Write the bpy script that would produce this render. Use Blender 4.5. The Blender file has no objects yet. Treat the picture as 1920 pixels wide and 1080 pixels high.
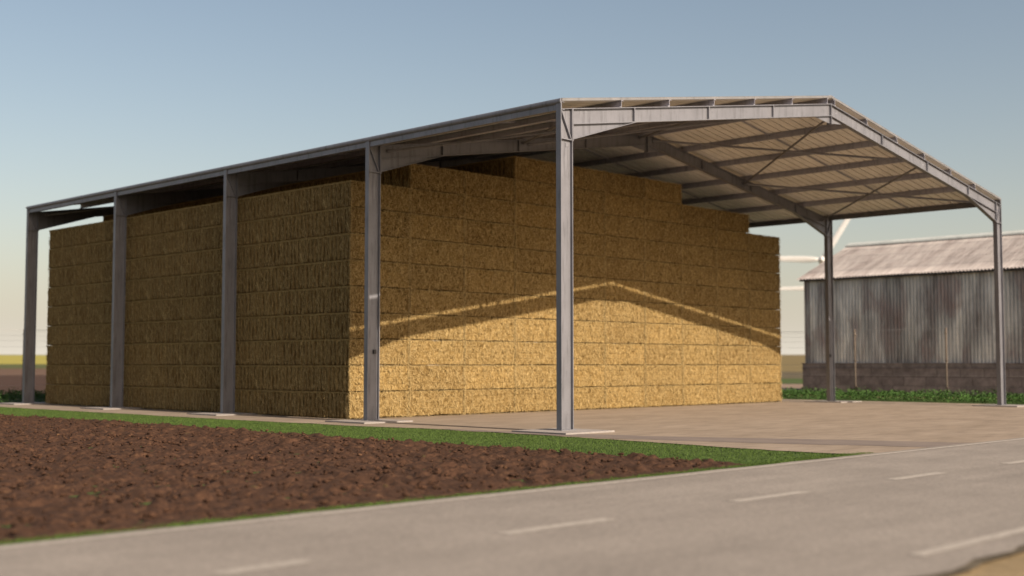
import bpy, math, random
import numpy as np
from mathutils import Vector, Matrix

rnd = random.Random(7)
rng = np.random.default_rng(11)
sc = bpy.context.scene
COL = sc.collection
PI = math.pi

# ------------------------------------------------------------------ helpers
def link(o, parent=None):
    COL.objects.link(o)
    if parent is not None:
        o.parent = parent
    return o

def tag(o, label=None, cat=None, group=None, kind=None):
    if label: o['label'] = label
    if cat: o['category'] = cat
    if group: o['group'] = group
    if kind: o['kind'] = kind
    return o

def empty(name, loc=(0, 0, 0), rz=0.0):
    o = bpy.data.objects.new(name, None)
    o.location = loc
    o.rotation_euler = (0, 0, rz)
    o.empty_display_size = 0.3
    return link(o)

class MB:
    """collects shapes for ONE mesh"""
    def __init__(self):
        self.v = []; self.f = []
    def add(self, vs, fs):
        n = len(self.v)
        self.v += [tuple(p) for p in vs]
        self.f += [tuple(i + n for i in f) for f in fs]
    def box(self, x0, x1, y0, y1, z0, z1):
        self.add([(x0, y0, z0), (x1, y0, z0), (x1, y1, z0), (x0, y1, z0),
                  (x0, y0, z1), (x1, y0, z1), (x1, y1, z1), (x0, y1, z1)],
                 [(3, 2, 1, 0), (4, 5, 6, 7), (0, 1, 5, 4), (1, 2, 6, 5), (2, 3, 7, 6), (3, 0, 4, 7)])
    def ext_y(self, poly, y0, y1):
        """polygon in x,z (counter-clockwise seen from -y) pushed along y"""
        a = sum(poly[i][0] * poly[(i + 1) % len(poly)][1] - poly[(i + 1) % len(poly)][0] * poly[i][1] for i in range(len(poly)))
        if a < 0: poly = poly[::-1]
        n = len(poly)
        vs = [(x, y0, z) for x, z in poly] + [(x, y1, z) for x, z in poly]
        fs = [tuple(range(n)), tuple(range(2 * n - 1, n - 1, -1))]
        for i in range(n):
            j = (i + 1) % n
            fs.append((j, i, i + n, j + n))
        self.add(vs, fs)
    def tube(self, a, b, r0, r1=None, n=10, cap=True):
        r1 = r0 if r1 is None else r1
        a = Vector(a); b = Vector(b); d = (b - a).normalized()
        u = d.orthogonal().normalized(); w = d.cross(u)
        vs = []
        for p, r in ((a, r0), (b, r1)):
            for k in range(n):
                t = 2 * PI * k / n
                vs.append(p + u * (r * math.cos(t)) + w * (r * math.sin(t)))
        fs = [(k, (k + 1) % n, (k + 1) % n + n, k + n) for k in range(n)]
        if cap:
            fs += [tuple(range(n - 1, -1, -1)), tuple(range(n, 2 * n))]
        self.add(vs, fs)
    def mirror_x(self, w):
        self.v = [(w - x, y, z) for x, y, z in self.v]
        self.f = [f[::-1] for f in self.f]
    def mesh(self, name, mat, smooth=False, bevel=0):
        me = bpy.data.meshes.new(name)
        me.from_pydata(self.v, [], self.f)
        me.materials.append(mat)
        if smooth:
            me.polygons.foreach_set('use_smooth', [True] * len(me.polygons))
        me.update()
        return me
    def build(self, name, mat, parent=None, smooth=False):
        return link(bpy.data.objects.new(name, self.mesh(name, mat, smooth)), parent)

def np_mesh(name, V, F, mat, smooth=False):
    me = bpy.data.meshes.new(name)
    V = np.asarray(V, np.float32); F = np.asarray(F, np.int32)
    k = F.shape[1]
    me.vertices.add(len(V)); me.vertices.foreach_set('co', V.ravel())
    me.loops.add(F.size); me.loops.foreach_set('vertex_index', F.ravel())
    me.polygons.add(len(F))
    me.polygons.foreach_set('loop_start', np.arange(0, F.size, k, dtype=np.int32))
    me.polygons.foreach_set('use_smooth', np.full(len(F), smooth))
    me.materials.append(mat)
    me.update(calc_edges=True); me.validate()
    return me

def _h(ix, iy, iz):
    n = (ix * 374761393 + iy * 668265263 + iz * 2147483647 + 1013904223) & 0xFFFFFFFF
    n = ((n ^ (n >> 13)) * 1274126177) & 0xFFFFFFFF
    n = ((n ^ (n >> 16)) * 2246822519) & 0xFFFFFFFF
    return ((n ^ (n >> 15)) & 0xFFFFFF) / float(0xFFFFFF)

def vnoise(x, y, z=0.0, seed=0):
    x, y, z = np.broadcast_arrays(np.asarray(x, float), np.asarray(y, float), np.asarray(z, float))
    x = x + seed * 17.31; y = y + seed * 5.77
    xi = np.floor(x).astype(np.int64); yi = np.floor(y).astype(np.int64); zi = np.floor(z).astype(np.int64)
    fx = x - xi; fy = y - yi; fz = z - zi
    s = lambda t: t * t * t * (t * (6 * t - 15) + 10)
    fx, fy, fz = s(fx), s(fy), s(fz)
    r = 0
    for dx in (0, 1):
        for dy in (0, 1):
            for dz in (0, 1):
                w = (fx if dx else 1 - fx) * (fy if dy else 1 - fy) * (fz if dz else 1 - fz)
                r = r + w * _h(xi + dx, yi + dy, zi + dz)
    return r * 2 - 1

# ------------------------------------------------------------------ materials
class Mat:
    def __init__(self, name, rough=0.9, spec=0.3):
        self.m = bpy.data.materials.new(name)
        self.m.use_nodes = True
        self.nt = self.m.node_tree
        self.b = self.nt.nodes['Principled BSDF']
        self.b.inputs['Roughness'].default_value = rough
        self.b.inputs['Specular IOR Level'].default_value = spec
        self.tc = self.nt.nodes.new('ShaderNodeTexCoord')
    def L(self, a, b): self.nt.links.new(a, b)
    def vec(self, scale=(1, 1, 1), rand=False, loc=(0, 0, 0), rot=(0, 0, 0)):
        mp = self.nt.nodes.new('ShaderNodeMapping')
        mp.inputs['Scale'].default_value = scale
        mp.inputs['Location'].default_value = loc
        mp.inputs['Rotation'].default_value = rot
        self.L(self.tc.outputs['Object'], mp.inputs['Vector'])
        if not rand: return mp.outputs[0]
        oi = self.nt.nodes.new('ShaderNodeObjectInfo')
        mu = self.nt.nodes.new('ShaderNodeMath'); mu.operation = 'MULTIPLY'; mu.inputs[1].default_value = 83.0
        self.L(oi.outputs['Random'], mu.inputs[0])
        ad = self.nt.nodes.new('ShaderNodeVectorMath'); ad.operation = 'ADD'
        self.L(mp.outputs[0], ad.inputs[0]); self.L(mu.outputs[0], ad.inputs[1])
        return ad.outputs[0]
    def noise(self, v, scale=1.0, detail=4, rough=0.55, dist=0.0):
        n = self.nt.nodes.new('ShaderNodeTexNoise')
        n.inputs['Scale'].default_value = scale; n.inputs['Detail'].default_value = detail
        n.inputs['Roughness'].default_value = rough; n.inputs['Distortion'].default_value = dist
        self.L(v, n.inputs['Vector'])
        return n.outputs['Fac']
    def ramp(self, fac, stops):
        r = self.nt.nodes.new('ShaderNodeValToRGB')
        e = r.color_ramp.elements
        while len(e) < len(stops): e.new(0.5)
        for i, (p, c) in enumerate(stops):
            e[i].position = p
            e[i].color = (c, c, c, 1) if isinstance(c, (int, float)) else (*c, 1)
        self.L(fac, r.inputs[0])
        return r.outputs[0]
    def mix(self, fac, a, b, mode='MIX'):
        m = self.nt.nodes.new('ShaderNodeMix'); m.data_type = 'RGBA'; m.blend_type = mode
        for s, val in ((m.inputs[0], fac), (m.inputs[6], a), (m.inputs[7], b)):
            if isinstance(val, (int, float)): s.default_value = val
            elif isinstance(val, tuple): s.default_value = (*val, 1)
            else: self.L(val, s)
        return m.outputs[2]
    def math(self, op, a, b=None):
        m = self.nt.nodes.new('ShaderNodeMath'); m.operation = op
        for s, val in ((m.inputs[0], a), (m.inputs[1], b)):
            if val is None: continue
            if isinstance(val, (int, float)): s.default_value = val
            else: self.L(val, s)
        return m.outputs[0]
    def sep(self, v):
        s = self.nt.nodes.new('ShaderNodeSeparateXYZ'); self.L(v, s.inputs[0]); return s.outputs
    def color(self, c, k=1.0):
        if k != 1.0:
            c = tuple(x * k for x in c) if isinstance(c, tuple) else self.mix(1.0, c, (k, k, k), 'MULTIPLY')
        if isinstance(c, tuple): self.b.inputs['Base Color'].default_value = (*c, 1)
        else: self.L(c, self.b.inputs['Base Color'])
    def bump(self, h, strength=0.4, dist=0.02):
        n = self.nt.nodes.new('ShaderNodeBump')
        n.inputs['Strength'].default_value = strength; n.inputs['Distance'].default_value = dist
        self.L(h, n.inputs['Height']); self.L(n.outputs[0], self.b.inputs['Normal'])

def mat_steel(name, base, rough=0.5, metal=0.5):
    m = Mat(name, rough, 0.35)
    v = m.vec()
    a = m.noise(v, 1.3, 5, 0.6)
    b = m.noise(m.vec((9, 9, 0.9)), 1.0, 5, 0.65)
    c1 = m.ramp(a, [(0.3, tuple(x * 0.86 for x in base)), (0.7, tuple(x * 1.1 for x in base))])
    st = m.ramp(b, [(0.28, 0.62), (0.48, 1.0)])
    c = m.mix(1.0, c1, st, 'MULTIPLY')
    d = m.noise(v, 22, 3, 0.6)
    c = m.mix(m.ramp(d, [(0.62, 0.0), (0.78, 0.35)]), c, (0.07, 0.05, 0.04))
    m.color(c)
    m.b.inputs['Metallic'].default_value = metal
    m.bump(d, 0.08, 0.004)
    return m.m
STEEL = mat_steel('galvanised_grey_steel', (0.205, 0.206, 0.228))
PURLIN = mat_steel('dark_purlin_steel', (0.33, 0.33, 0.385), 0.6, 0.1)

TRIM = mat_steel('pale_trim_steel', (0.23, 0.225, 0.23))
def mat_sheet():
    m = Mat('roof_sheet_metal', 0.6, 0.3)
    v = m.vec((0.5, 2.2, 0.5))
    a = m.noise(v, 1.0, 5, 0.6)
    b = m.noise(m.vec((2, 14, 2)), 1.0, 4, 0.6)
    c = m.ramp(a, [(0.3, (0.74, 0.71, 0.665)), (0.7, (0.85, 0.825, 0.785))])
    c = m.mix(1.0, c, m.ramp(b, [(0.3, 0.82), (0.6, 1.0)]), 'MULTIPLY')
    m.color(c)
    return m.m
SHEET = mat_sheet()

def mat_straw(name, side):
    m = Mat(name, 0.95, 0.1)
    vr = m.vec((1, 1, 1), rand=True)
    big = m.noise(vr, 3.5, 4, 0.6, 0.6)
    if side: fine = m.noise(m.vec((26, 26, 7), rand=True), 1.0, 4, 0.7, 0.5)
    else: fine = m.noise(m.vec((10, 20, 5.5), rand=True), 1.0, 6, 0.70, 1.6)
    pits = m.noise(vr, 26, 4, 0.7, 1.0)
    c = m.ramp(fine, [(0.34, (0.060, 0.036, 0.012)), (0.43, (0.175, 0.115, 0.043)), (0.52, (0.300, 0.210, 0.085)), (0.64, (0.46, 0.345, 0.168))])
    if side: c = m.mix(0.55, c, (0.212, 0.143, 0.063))
    c = m.mix(m.ramp(big, [(0.35, 0.0), (0.7, 0.25)]), c, (0.245, 0.150, 0.048))
    c = m.mix(m.ramp(pits, [(0.36, 0.25 if side else 0.8), (0.46, 0.0)]), c, (0.070, 0.038, 0.011))
    oi = m.nt.nodes.new('ShaderNodeObjectInfo')
    c = m.mix(1.0, c, m.ramp(oi.outputs['Random'], [(0.0, (0.86, 0.83, 0.8)), (0.5, (1, 0.99, 0.97)), (1.0, (1.09, 1.06, 1.0))]), 'MULTIPLY')
    m.color(c, 0.70 if side else 0.74)
    m.bump(m.math('ADD', fine, pits), 0.6, 0.02)
    return m.m
STRAW = mat_straw('packed_straw', False)
STRAW_END = mat_straw('straw_flake_edges', True)
def mat_loose():
    m = Mat('loose_straw', 0.8, 0.2)
    n = m.noise(m.vec((1, 1, 1), rand=True), 30, 2)
    m.color(m.ramp(n, [(0.3, (0.22, 0.15, 0.055)), (0.7, (0.46, 0.35, 0.17))]))
    return m.m
LOOSE = mat_loose()

def mat_road():
    m = Mat('worn_asphalt', 0.88, 0.25)
    v = m.vec()
    a = m.noise(v, 0.6, 5, 0.6)
    g = m.noise(v, 85, 3, 0.7)
    tr = m.noise(m.vec((0.12, 1.6, 1)), 1.0, 4, 0.6)
    c = m.ramp(a, [(0.3, (0.205, 0.180, 0.158)), (0.7, (0.255, 0.225, 0.198))])
    c = m.mix(1.0, c, m.ramp(tr, [(0.3, 0.9), (0.65, 1.06)]), 'MULTIPLY')
    c = m.mix(1.0, c, m.ramp(g, [(0.3, 0.72), (0.5, 1.0), (0.72, 1.22)]), 'MULTIPLY')
    gg = m.noise(v, 28, 4, 0.75)
    c = m.mix(1.0, c, m.ramp(gg, [(0.34, 0.80), (0.5, 1.0), (0.66, 1.16)]), 'MULTIPLY')
    g3 = m.noise(v, 11, 5, 0.8)
    c = m.mix(1.0, c, m.ramp(g3, [(0.34, 0.84), (0.5, 1.0), (0.66, 1.14)]), 'MULTIPLY')
    sp = m.noise(v, 7, 4, 0.7)
    c = m.mix(m.ramp(sp, [(0.66, 0.0), (0.8, 0.3)]), c, (0.12, 0.10, 0.09))
    m.color(c, 0.91); m.bump(g, 0.3, 0.006)
    return m.m
ROAD = mat_road()

def mat_paint():
    m = Mat('worn_road_paint', 0.8, 0.3)
    v = m.vec()
    a = m.noise(v, 14, 5, 0.7)
    b = m.noise(m.vec((3, 40, 1)), 1.0, 3, 0.6)
    f = m.math('MULTIPLY', m.ramp(a, [(0.36, 0.15), (0.56, 1.0)]), m.ramp(b, [(0.3, 0.45), (0.55, 1.0)]))
    m.color(m.mix(f, (0.235, 0.207, 0.182), (0.40, 0.362, 0.318)), 0.87)
    return m.m
PAINT = mat_paint()

def mat_apron():
    m = Mat('dusty_concrete_apron', 0.93, 0.2)
    v = m.vec()
    a = m.noise(m.vec((0.35, 0.8, 1)), 1.0, 6, 0.62, 0.4)
    b = m.noise(m.vec((0.9, 3.0, 1), rot=(0, 0, 0.75)), 1.0, 5, 0.65)
    g = m.noise(v, 45, 3, 0.7)
    c = m.ramp(a, [(0.3, (0.225, 0.177, 0.134)), (0.55, (0.278, 0.222, 0.172)), (0.75, (0.318, 0.258, 0.203))])
    c = m.mix(1.0, c, m.ramp(b, [(0.32, 0.80), (0.56, 1.02)]), 'MULTIPLY')
    c = m.mix(1.0, c, m.ramp(g, [(0.3, 0.86), (0.7, 1.1)]), 'MULTIPLY')
    m.color(c, 0.87); m.bump(g, 0.25, 0.006)
    return m.m
APRON = mat_apron()
def mat_track():
    m = Mat('tyre_worn_track', 0.93, 0.2)
    a = m.noise(m.vec((1.5, 0.8, 1)), 1.0, 5, 0.62)
    m.color(m.ramp(a, [(0.35, (0.160, 0.131, 0.117)), (0.65, (0.200, 0.163, 0.140))]), 0.87)
    return m.m
TRACK = mat_track()

def mat_soil(name, dark=1.0):
    m = Mat(name, 0.97, 0.12)
    v = m.vec()
    a = m.noise(v, 1.7, 6, 0.68, 0.5)
    b = m.noise(v, 9, 5, 0.7, 0.4)
    c = m.ramp(b, [(0.30, (0.016, 0.009, 0.006)), (0.46, (0.047, 0.0245, 0.0155)), (0.60, (0.079, 0.0405, 0.024)), (0.74, (0.155, 0.087, 0.045))])
    c = m.mix(m.ramp(a, [(0.35, 0.55), (0.6, 0.0)]), c, (0.036, 0.020, 0.013))
    c = m.mix(m.ramp(m.noise(v, 3.1, 3, 0.6), [(0.66, 0.0), (0.76, 0.45)]), c, (0.05, 0.052, 0.018))
    m.color(c, 0.93); m.bump(b, 0.5, 0.03)
    return m.m
SOIL = mat_soil('ploughed_red_soil')

def mat_grass(name, c0, c1, c2):
    m = Mat(name, 0.9, 0.15)
    v = m.vec()
    a = m.noise(v, 0.9, 5, 0.6); b = m.noise(v, 24, 4, 0.7)
    c = m.ramp(b, [(0.3, c0), (0.52, c1), (0.75, c2)])
    c = m.mix(m.ramp(a, [(0.35, 0.4), (0.6, 0.0)]), c, c0)
    m.color(c, 1.04); m.bump(b, 0.4, 0.02)
    return m.m
GRASS = mat_grass('mown_grass', (0.028, 0.048, 0.011), (0.048, 0.078, 0.018), (0.075, 0.110, 0.028))
BLADE = mat_grass('grass_blade', (0.036, 0.062, 0.013), (0.056, 0.092, 0.020), (0.090, 0.130, 0.034))
LEAF = mat_grass('weed_leaf', (0.030, 0.068, 0.016), (0.050, 0.105, 0.024), (0.080, 0.150, 0.040))

def mat_dry():
    m = Mat('dry_sandy_ground', 0.95, 0.15)
    v = m.vec()
    a = m.noise(v, 0.8, 6, 0.65, 0.5); b = m.noise(v, 20, 4, 0.7)
    c = m.ramp(a, [(0.3, (0.14, 0.105, 0.06)), (0.5, (0.25, 0.185, 0.105)), (0.7, (0.36, 0.275, 0.165))])
    c = m.mix(1.0, c, m.ramp(b, [(0.3, 0.75), (0.7, 1.2)]), 'MULTIPLY')
    m.color(c); m.bump(b, 0.5, 0.03)
    return m.m
DRY = mat_dry()
def mat_field(name, a, b, sx=0.05, sy=0.3):
    m = Mat(name, 0.95, 0.1)
    n = m.noise(m.vec((sx, sy, 0.1)), 1.0, 5, 0.65)
    m.color(m.ramp(n, [(0.3, a), (0.7, b)]), 0.9)
    return m.m

# ------------------------------------------------------------------ frame numbers (metres)
W = 26.03          # gable width over the outer flanges
BAY = 7.5
D = 0.444; BF = 0.166
ZA = 10.04; SL = 0.161
G = -0.02          # level of the apron
def zt(x): return ZA - SL * abs(W / 2 - x)     # top of the rafters

CAM = Vector((-22.350, -20.271, 1.649)); PITCH = 0.0612; YAW = 0.7941; FPX = 2311.35
FW = Vector((math.sin(YAW) * math.cos(PITCH), math.cos(YAW) * math.cos(PITCH), math.sin(PITCH)))
RT = Vector((math.cos(YAW), -math.sin(YAW), 0))

# ------------------------------------------------------------------ ground
def terrain(x, y):
    r = np.hypot(x - CAM.x, y - CAM.y)
    t = np.clip((r - 260) / 640, 0, 1)
    h = 7.6 * t * t * (3 - 2 * t) + 1.2 * t * vnoise(x / 260, y / 260, 0, 3)
    return h
def polar(r0, r1, nr, a0, a1, na, dz, name, mat, log=True):
    rs = np.geomspace(r0, r1, nr) if log else np.linspace(r0, r1, nr)
    an = np.linspace(a0, a1, na)
    R, A = np.meshgrid(rs, an, indexing='ij')
    X = CAM.x + R * np.cos(A); Y = CAM.y + R * np.sin(A)
    Z = terrain(X, Y) + dz
    V = np.stack([X, Y, Z], -1).reshape(-1, 3)
    i = np.arange(nr - 1)[:, None] * na + np.arange(na - 1)[None, :]
    F = np.stack([i, i + na, i + na + 1, i + 1], -1).reshape(-1, 4)
    return link(bpy.data.objects.new(name, np_mesh(name, V, F, mat, True)))
far_ground = mat_field('far_stubble', (0.14, 0.105, 0.045), (0.20, 0.155, 0.075))
gnd = polar(0.4, 3000, 90, 0, 2 * PI, 181, G - 0.035, 'ground', DRY)
tag(gnd, kind='structure')
R_ = math.radians
# land behind the shed, seen past both ends of the stack
tag(polar(64, 182, 8, R_(52), R_(90), 24, G + 0.00, 'rear_soil_field', mat_field('rear_soil', (0.052, 0.028, 0.019), (0.068, 0.038, 0.026), 0.03, 0.5)), kind='structure')
tag(polar(182, 345, 8, R_(52), R_(90), 24, G + 0.02, 'pale_soil_field', mat_field('pale_soil', (0.105, 0.062, 0.042), (0.135, 0.085, 0.058), 0.02, 0.5)), kind='structure')
tag(polar(345, 440, 8, R_(52), R_(90), 24, G + 0.05, 'green_field', mat_field('green_crop', (0.070, 0.080, 0.030), (0.10, 0.105, 0.04), 0.02, 0.2)), kind='structure')
tag(polar(440, 760, 14, R_(52), R_(90), 24, G + 0.08, 'yellow_field', mat_field('yellow_crop', (0.27, 0.235, 0.055), (0.34, 0.30, 0.075), 0.01, 0.1)), kind='structure')
tag(polar(760, 1500, 12, R_(45), R_(95), 24, G + 0.06, 'distant_hill', mat_field('distant_green', (0.20, 0.21, 0.13), (0.25, 0.25, 0.16), 0.01, 0.02)), kind='structure')
tag(polar(78, 104, 6, R_(12), R_(46), 20, G + 0.00, 'dirt_track', mat_field('track_dust', (0.20, 0.145, 0.11), (0.26, 0.19, 0.145), 0.1, 0.1)), kind='structure')
tag(polar(104, 138, 6, R_(12), R_(46), 20, G + 0.02, 'far_meadow', mat_field('meadow_green', (0.05, 0.075, 0.022), (0.075, 0.10, 0.03), 0.05, 0.05)), kind='structure')
tag(polar(138, 250, 8, R_(12), R_(46), 20, G + 0.03, 'fallow_field', mat_field('fallow_brown', (0.085, 0.070, 0.045), (0.12, 0.098, 0.06), 0.02, 0.1)), kind='structure')
tag(polar(250, 1500, 16, R_(12), R_(46), 20, G + 0.05, 'stubble_field', far_ground), kind='structure')

def sheet(name, pts, z, mat, kind='structure'):
    m = MB(); m.add([(x, y, z) for x, y in pts], [tuple(range(len(pts)))])
    me = m.mesh(name, mat)
    if me.polygons[0].normal.z < 0: me.flip_normals()
    return tag(link(bpy.data.objects.new(name, me)), kind=kind)

ROAD_N, ROAD_S = -8.93, -15.66          # edges of the asphalt
# edge between apron and grass
ex = [(-2.05, 44), (-2.1, 27), (-2.05, 20.5), (-1.85, 14), (-1.65, 7), (-1.25, 3.5), (-1.15, 0.5), (-1.45, -3.2), (-1.6, -5.2), (-1.85, -7.1), (-1.75, -8.4), (-1.5, -9.2)]
ey = np.array([p[1] for p in ex[::-1]]); exx = np.array([p[0] for p in ex[::-1]])
def apron_edge(y): return np.interp(y, ey, exx) + 0.10 * vnoise(np.asarray(y) * 0.8, 3.3, 0, 5) + 0.05 * vnoise(np.asarray(y) * 3.1, 7.3, 0, 6)
def soil_edge(y): return -5.0 + 0.16 * vnoise(np.asarray(y) * 0.5, 1.3, 0, 8) + 0.10 * vnoise(np.asarray(y) * 2.0, 9.3, 0, 9) - 0.6 * np.clip((np.asarray(y) - 13) / 8, 0, 1)
ys = np.arange(-9.1, 31.4, 0.25)
left = [(float(apron_edge(y)), float(y)) for y in ys]
sheet('apron', left + [(28.0, 31.2), (28.0, -8.7), (60, -8.7), (60, -9.1)], G, APRON)
# worn strip curving over the apron
c_ = [(-1.0, 3.5), (-0.95, 1.5), (-0.85, 0.0), (-0.45, -2.2), (0.2, -4.2), (1.0, -6.2), (1.75, -8.0), (2.1, -8.9)]
cy = np.array([p[1] for p in c_[::-1]]); cx = np.array([p[0] for p in c_[::-1]])
yy = np.arange(-8.9, 3.3, 0.2)
mid = np.interp(yy, cy, cx)
hw = 0.16 + 0.78 * np.clip((2.3 - yy) / 8, 0, 1)
l_ = [(float(a - h - 0.07 * vnoise(b * 2, 1, 0, 21)), float(b)) for a, b, h in zip(mid, yy, hw)]
r_ = [(float(a + h + 0.07 * vnoise(b * 2, 4, 0, 22)), float(b)) for a, b, h in zip(mid, yy, hw)]
sheet('worn_track', l_ + r_[::-1], G + 0.004, TRACK)
# grass base under strip, verge and field margin
sheet('grass_verge', [(-60, -9.3), (-0.9, -9.3), (-0.9, 31.2), (-60, 31.2)], G - 0.012, GRASS)
# road
xs = np.arange(-60, 60.1, 0.35)
top = [(float(x), float(ROAD_N + 0.035 * vnoise(x * 1.4, 0.5, 0, 31))) for x in xs]
bot = [(float(x), float(ROAD_S + 0.10 * vnoise(x * 0.9, 2.5, 0, 32) + 0.09 * vnoise(x * 3.1, 2.5, 0, 33))) for x in xs]
sheet('road', bot + top[::-1], G + 0.010, ROAD)
fr = [(x, y + 0.02 - 0.05 - 0.10 * abs(float(vnoise(x * 2.3, 1.5, 0, 34)))) for x, y in bot]
DARKV = mat_field('dark_verge_dirt', (0.075, 0.063, 0.048), (0.13, 0.108, 0.078), 2, 2)  # mottled darker brown for the fringe along the asphalt edge
sheet('road_shoulder', fr + [(x, y + 0.3) for x, y in bot[::-1]], G - 0.004, DARKV)

# painted lines
def strip(m, x0, x1, y0, w):
    n = max(2, int((x1 - x0) / 0.5))
    for k in range(n):
        a = x0 + (x1 - x0) * k / n; b = x0 + (x1 - x0) * (k + 1) / n
        m.add([(a, y0 - w / 2, G + 0.015), (b, y0 - w / 2, G + 0.015), (b, y0 + w / 2, G + 0.015), (a, y0 + w / 2, G + 0.015)], [(0, 1, 2, 3)])
lm = MB(); strip(lm, -40, 40, -9.16, 0.13); lm.build('road_edge_line', PAINT)['kind'] = 'structure'
lm = MB(); strip(lm, -12.22, 40, -15.20, 0.15); lm.build('road_edge_line', PAINT)['kind'] = 'structure'
for k in range(-5, 9):
    x0 = -13.76 + 3.93 * k
    lm = MB(); strip(lm, max(x0, -16.95) if k == -1 else x0, x0 + 1.62, -11.70, 0.20)
    lm.build('road_centre_dash', PAINT)['kind'] = 'structure'

# ploughed field: real clods
def soil_mesh():
    st = 0.055
    X, Y = np.meshgrid(np.arange(-20.5, -3.9, st), np.arange(-8.95, 31.0, st), indexing='ij')
    h = 0.016 * vnoise(X * 1.3, Y * 1.3, 0, 41) + 0.020 * np.abs(vnoise(X * 3.1, Y * 3.1, 0, 42)) + 0.030 * vnoise(X * 5.0, Y * 5.0, 0, 43) + 0.030 * vnoise(X * 8.0, Y * 8.0, 0, 44)
    cl = np.clip(vnoise(X * 4.3, Y * 4.3, 0, 46) - 0.35, 0, 1) * 0.12
    e = np.minimum(soil_edge(Y) - X, Y + 8.62 - 0.10 * vnoise(X * 1.1, 0.4, 0, 47))
    e = e + 0.12 * vnoise(X * 5, Y * 5, 0, 48)
    k = np.clip(e / 0.45, -1, 1)
    Z = G + np.where(k > 0, (h + cl + 0.012) * np.minimum(k * 1.4, 1), k * 0.06)
    nx, ny = X.shape
    V = np.stack([X, Y, Z], -1).reshape(-1, 3)
    i = np.arange(nx - 1)[:, None] * ny + np.arange(ny - 1)[None, :]
    F = np.stack([i, i + ny, i + ny + 1, i + 1], -1).reshape(-1, 4)
    keep = (k[:-1, :-1] > -0.9).reshape(-1)
    return np_mesh('soil_field', V, F[keep], SOIL, True)
tag(link(bpy.data.objects.new('soil_field', soil_mesh())), kind='structure')
def lumps(name, n, mat):
    t = (1 + 5 ** 0.5) / 2
    B = np.array([(-1, t, 0), (1, t, 0), (-1, -t, 0), (1, -t, 0), (0, -1, t), (0, 1, t), (0, -1, -t), (0, 1, -t), (t, 0, -1), (t, 0, 1), (-t, 0, -1), (-t, 0, 1)], float)
    B /= np.linalg.norm(B[0])
    FI = np.array([(0, 11, 5), (0, 5, 1), (0, 1, 7), (0, 7, 10), (0, 10, 11), (1, 5, 9), (5, 11, 4), (11, 10, 2), (10, 7, 6), (7, 1, 8), (3, 9, 4), (3, 4, 2), (3, 2, 6), (3, 6, 8), (3, 8, 9), (4, 9, 5), (2, 4, 11), (6, 2, 10), (8, 6, 7), (9, 8, 1)])
    Y = rng.uniform(-8.6, 24, n); X = rng.uniform(-19, -4.8, n)
    ok = (X < soil_edge(Y) - 0.1) & (X > -17.6 + (Y + 8.7) * 0.42)
    X, Y = X[ok], Y[ok]; n = len(X)
    s_ = 0.012 + 0.036 * rng.random(n) ** 3.0
    sc_ = np.stack([s_ * rng.uniform(0.8, 1.5, n), s_ * rng.uniform(0.8, 1.5, n), s_ * rng.uniform(0.6, 1.0, n)], -1)
    a = rng.uniform(0, 2 * PI, n)
    V = B[None] * sc_[:, None] * rng.uniform(0.72, 1.18, (n, 12, 1))
    x = V[..., 0] * np.cos(a)[:, None] - V[..., 1] * np.sin(a)[:, None]; y = V[..., 0] * np.sin(a)[:, None] + V[..., 1] * np.cos(a)[:, None]
    V = np.stack([x + X[:, None], y + Y[:, None], V[..., 2] + (G + 0.035 + s_ * 0.5)[:, None]], -1).reshape(-1, 3)
    F = (FI[None] + 12 * np.arange(n)[:, None, None]).reshape(-1, 3)
    return link(bpy.data.objects.new(name, np_mesh(name, V, F, mat)))
tag(lumps('soil_clods', 11000, SOIL), 'loose red brown clods of soil lying on the ploughed field', 'soil clods', kind='stuff')
n = 2400
k_ = rng.random(n) < 0.72
LX = np.where(k_, rng.uniform(0.5, 24.6, n), 0.64 - np.abs(rng.normal(0, 0.14, n)))
LY = np.where(k_, 9.14 - np.abs(rng.normal(0, 0.22, n)), rng.uniform(9.1, 29.5, n))
la = rng.uniform(0, PI, n); ll = rng.uniform(0.04, 0.16, n) / 2; lw = rng.uniform(0.004, 0.009, n)
dv = np.stack([np.cos(la) * ll, np.sin(la) * ll, rng.uniform(-0.15, 0.15, n) * ll], -1); wv = np.stack([-np.sin(la) * lw, np.cos(la) * lw, 0 * lw], -1)
P_ = np.stack([LX, LY, G + rng.uniform(0.006, 0.022, n)], -1)
tag(link(bpy.data.objects.new('straw_litter', np_mesh('straw_litter', np.stack([P_ - dv - wv, P_ - dv + wv, P_ + dv + wv, P_ + dv - wv], 1).reshape(-1, 3), np.arange(4 * n).reshape(-1, 4), LOOSE))),
    'loose straw scattered on the apron along the foot of the bale stack', 'straw litter', kind='stuff')
sheet('outer_soil_field', [(-60, -8.9), (-20.5, -8.9), (-20.5, 31.0), (-60, 31.0)], G + 0.02, SOIL)

# grass blades of the strip and the verge
def blades(name, X, Y, h0, h1, w, mat, lean=0.5, z=G - 0.012):
    n = len(X)
    a = rng.uniform(0, 2 * PI, n); h = rng.uniform(h0, h1, n); ww = w * rng.uniform(0.6, 1.4, n)
    la = rng.uniform(0, 2 * PI, n); ll = h * rng.uniform(0.05, lean, n)
    dx, dy = np.cos(a) * ww / 2, np.sin(a) * ww / 2
    V = np.empty((n, 3, 3))
    V[:, 0] = np.stack([X - dx, Y - dy, np.full(n, z)], -1)
    V[:, 1] = np.stack([X + dx, Y + dy, np.full(n, z)], -1)
    V[:, 2] = np.stack([X + np.cos(la) * ll, Y + np.sin(la) * ll, z + h], -1)
    return np_mesh(name, V.reshape(-1, 3), np.arange(3 * n).reshape(-1, 3), mat)
n = 110000
Y = rng.uniform(-9.0, 31, n); X = rng.uniform(-5.9, -0.7, n)
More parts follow.
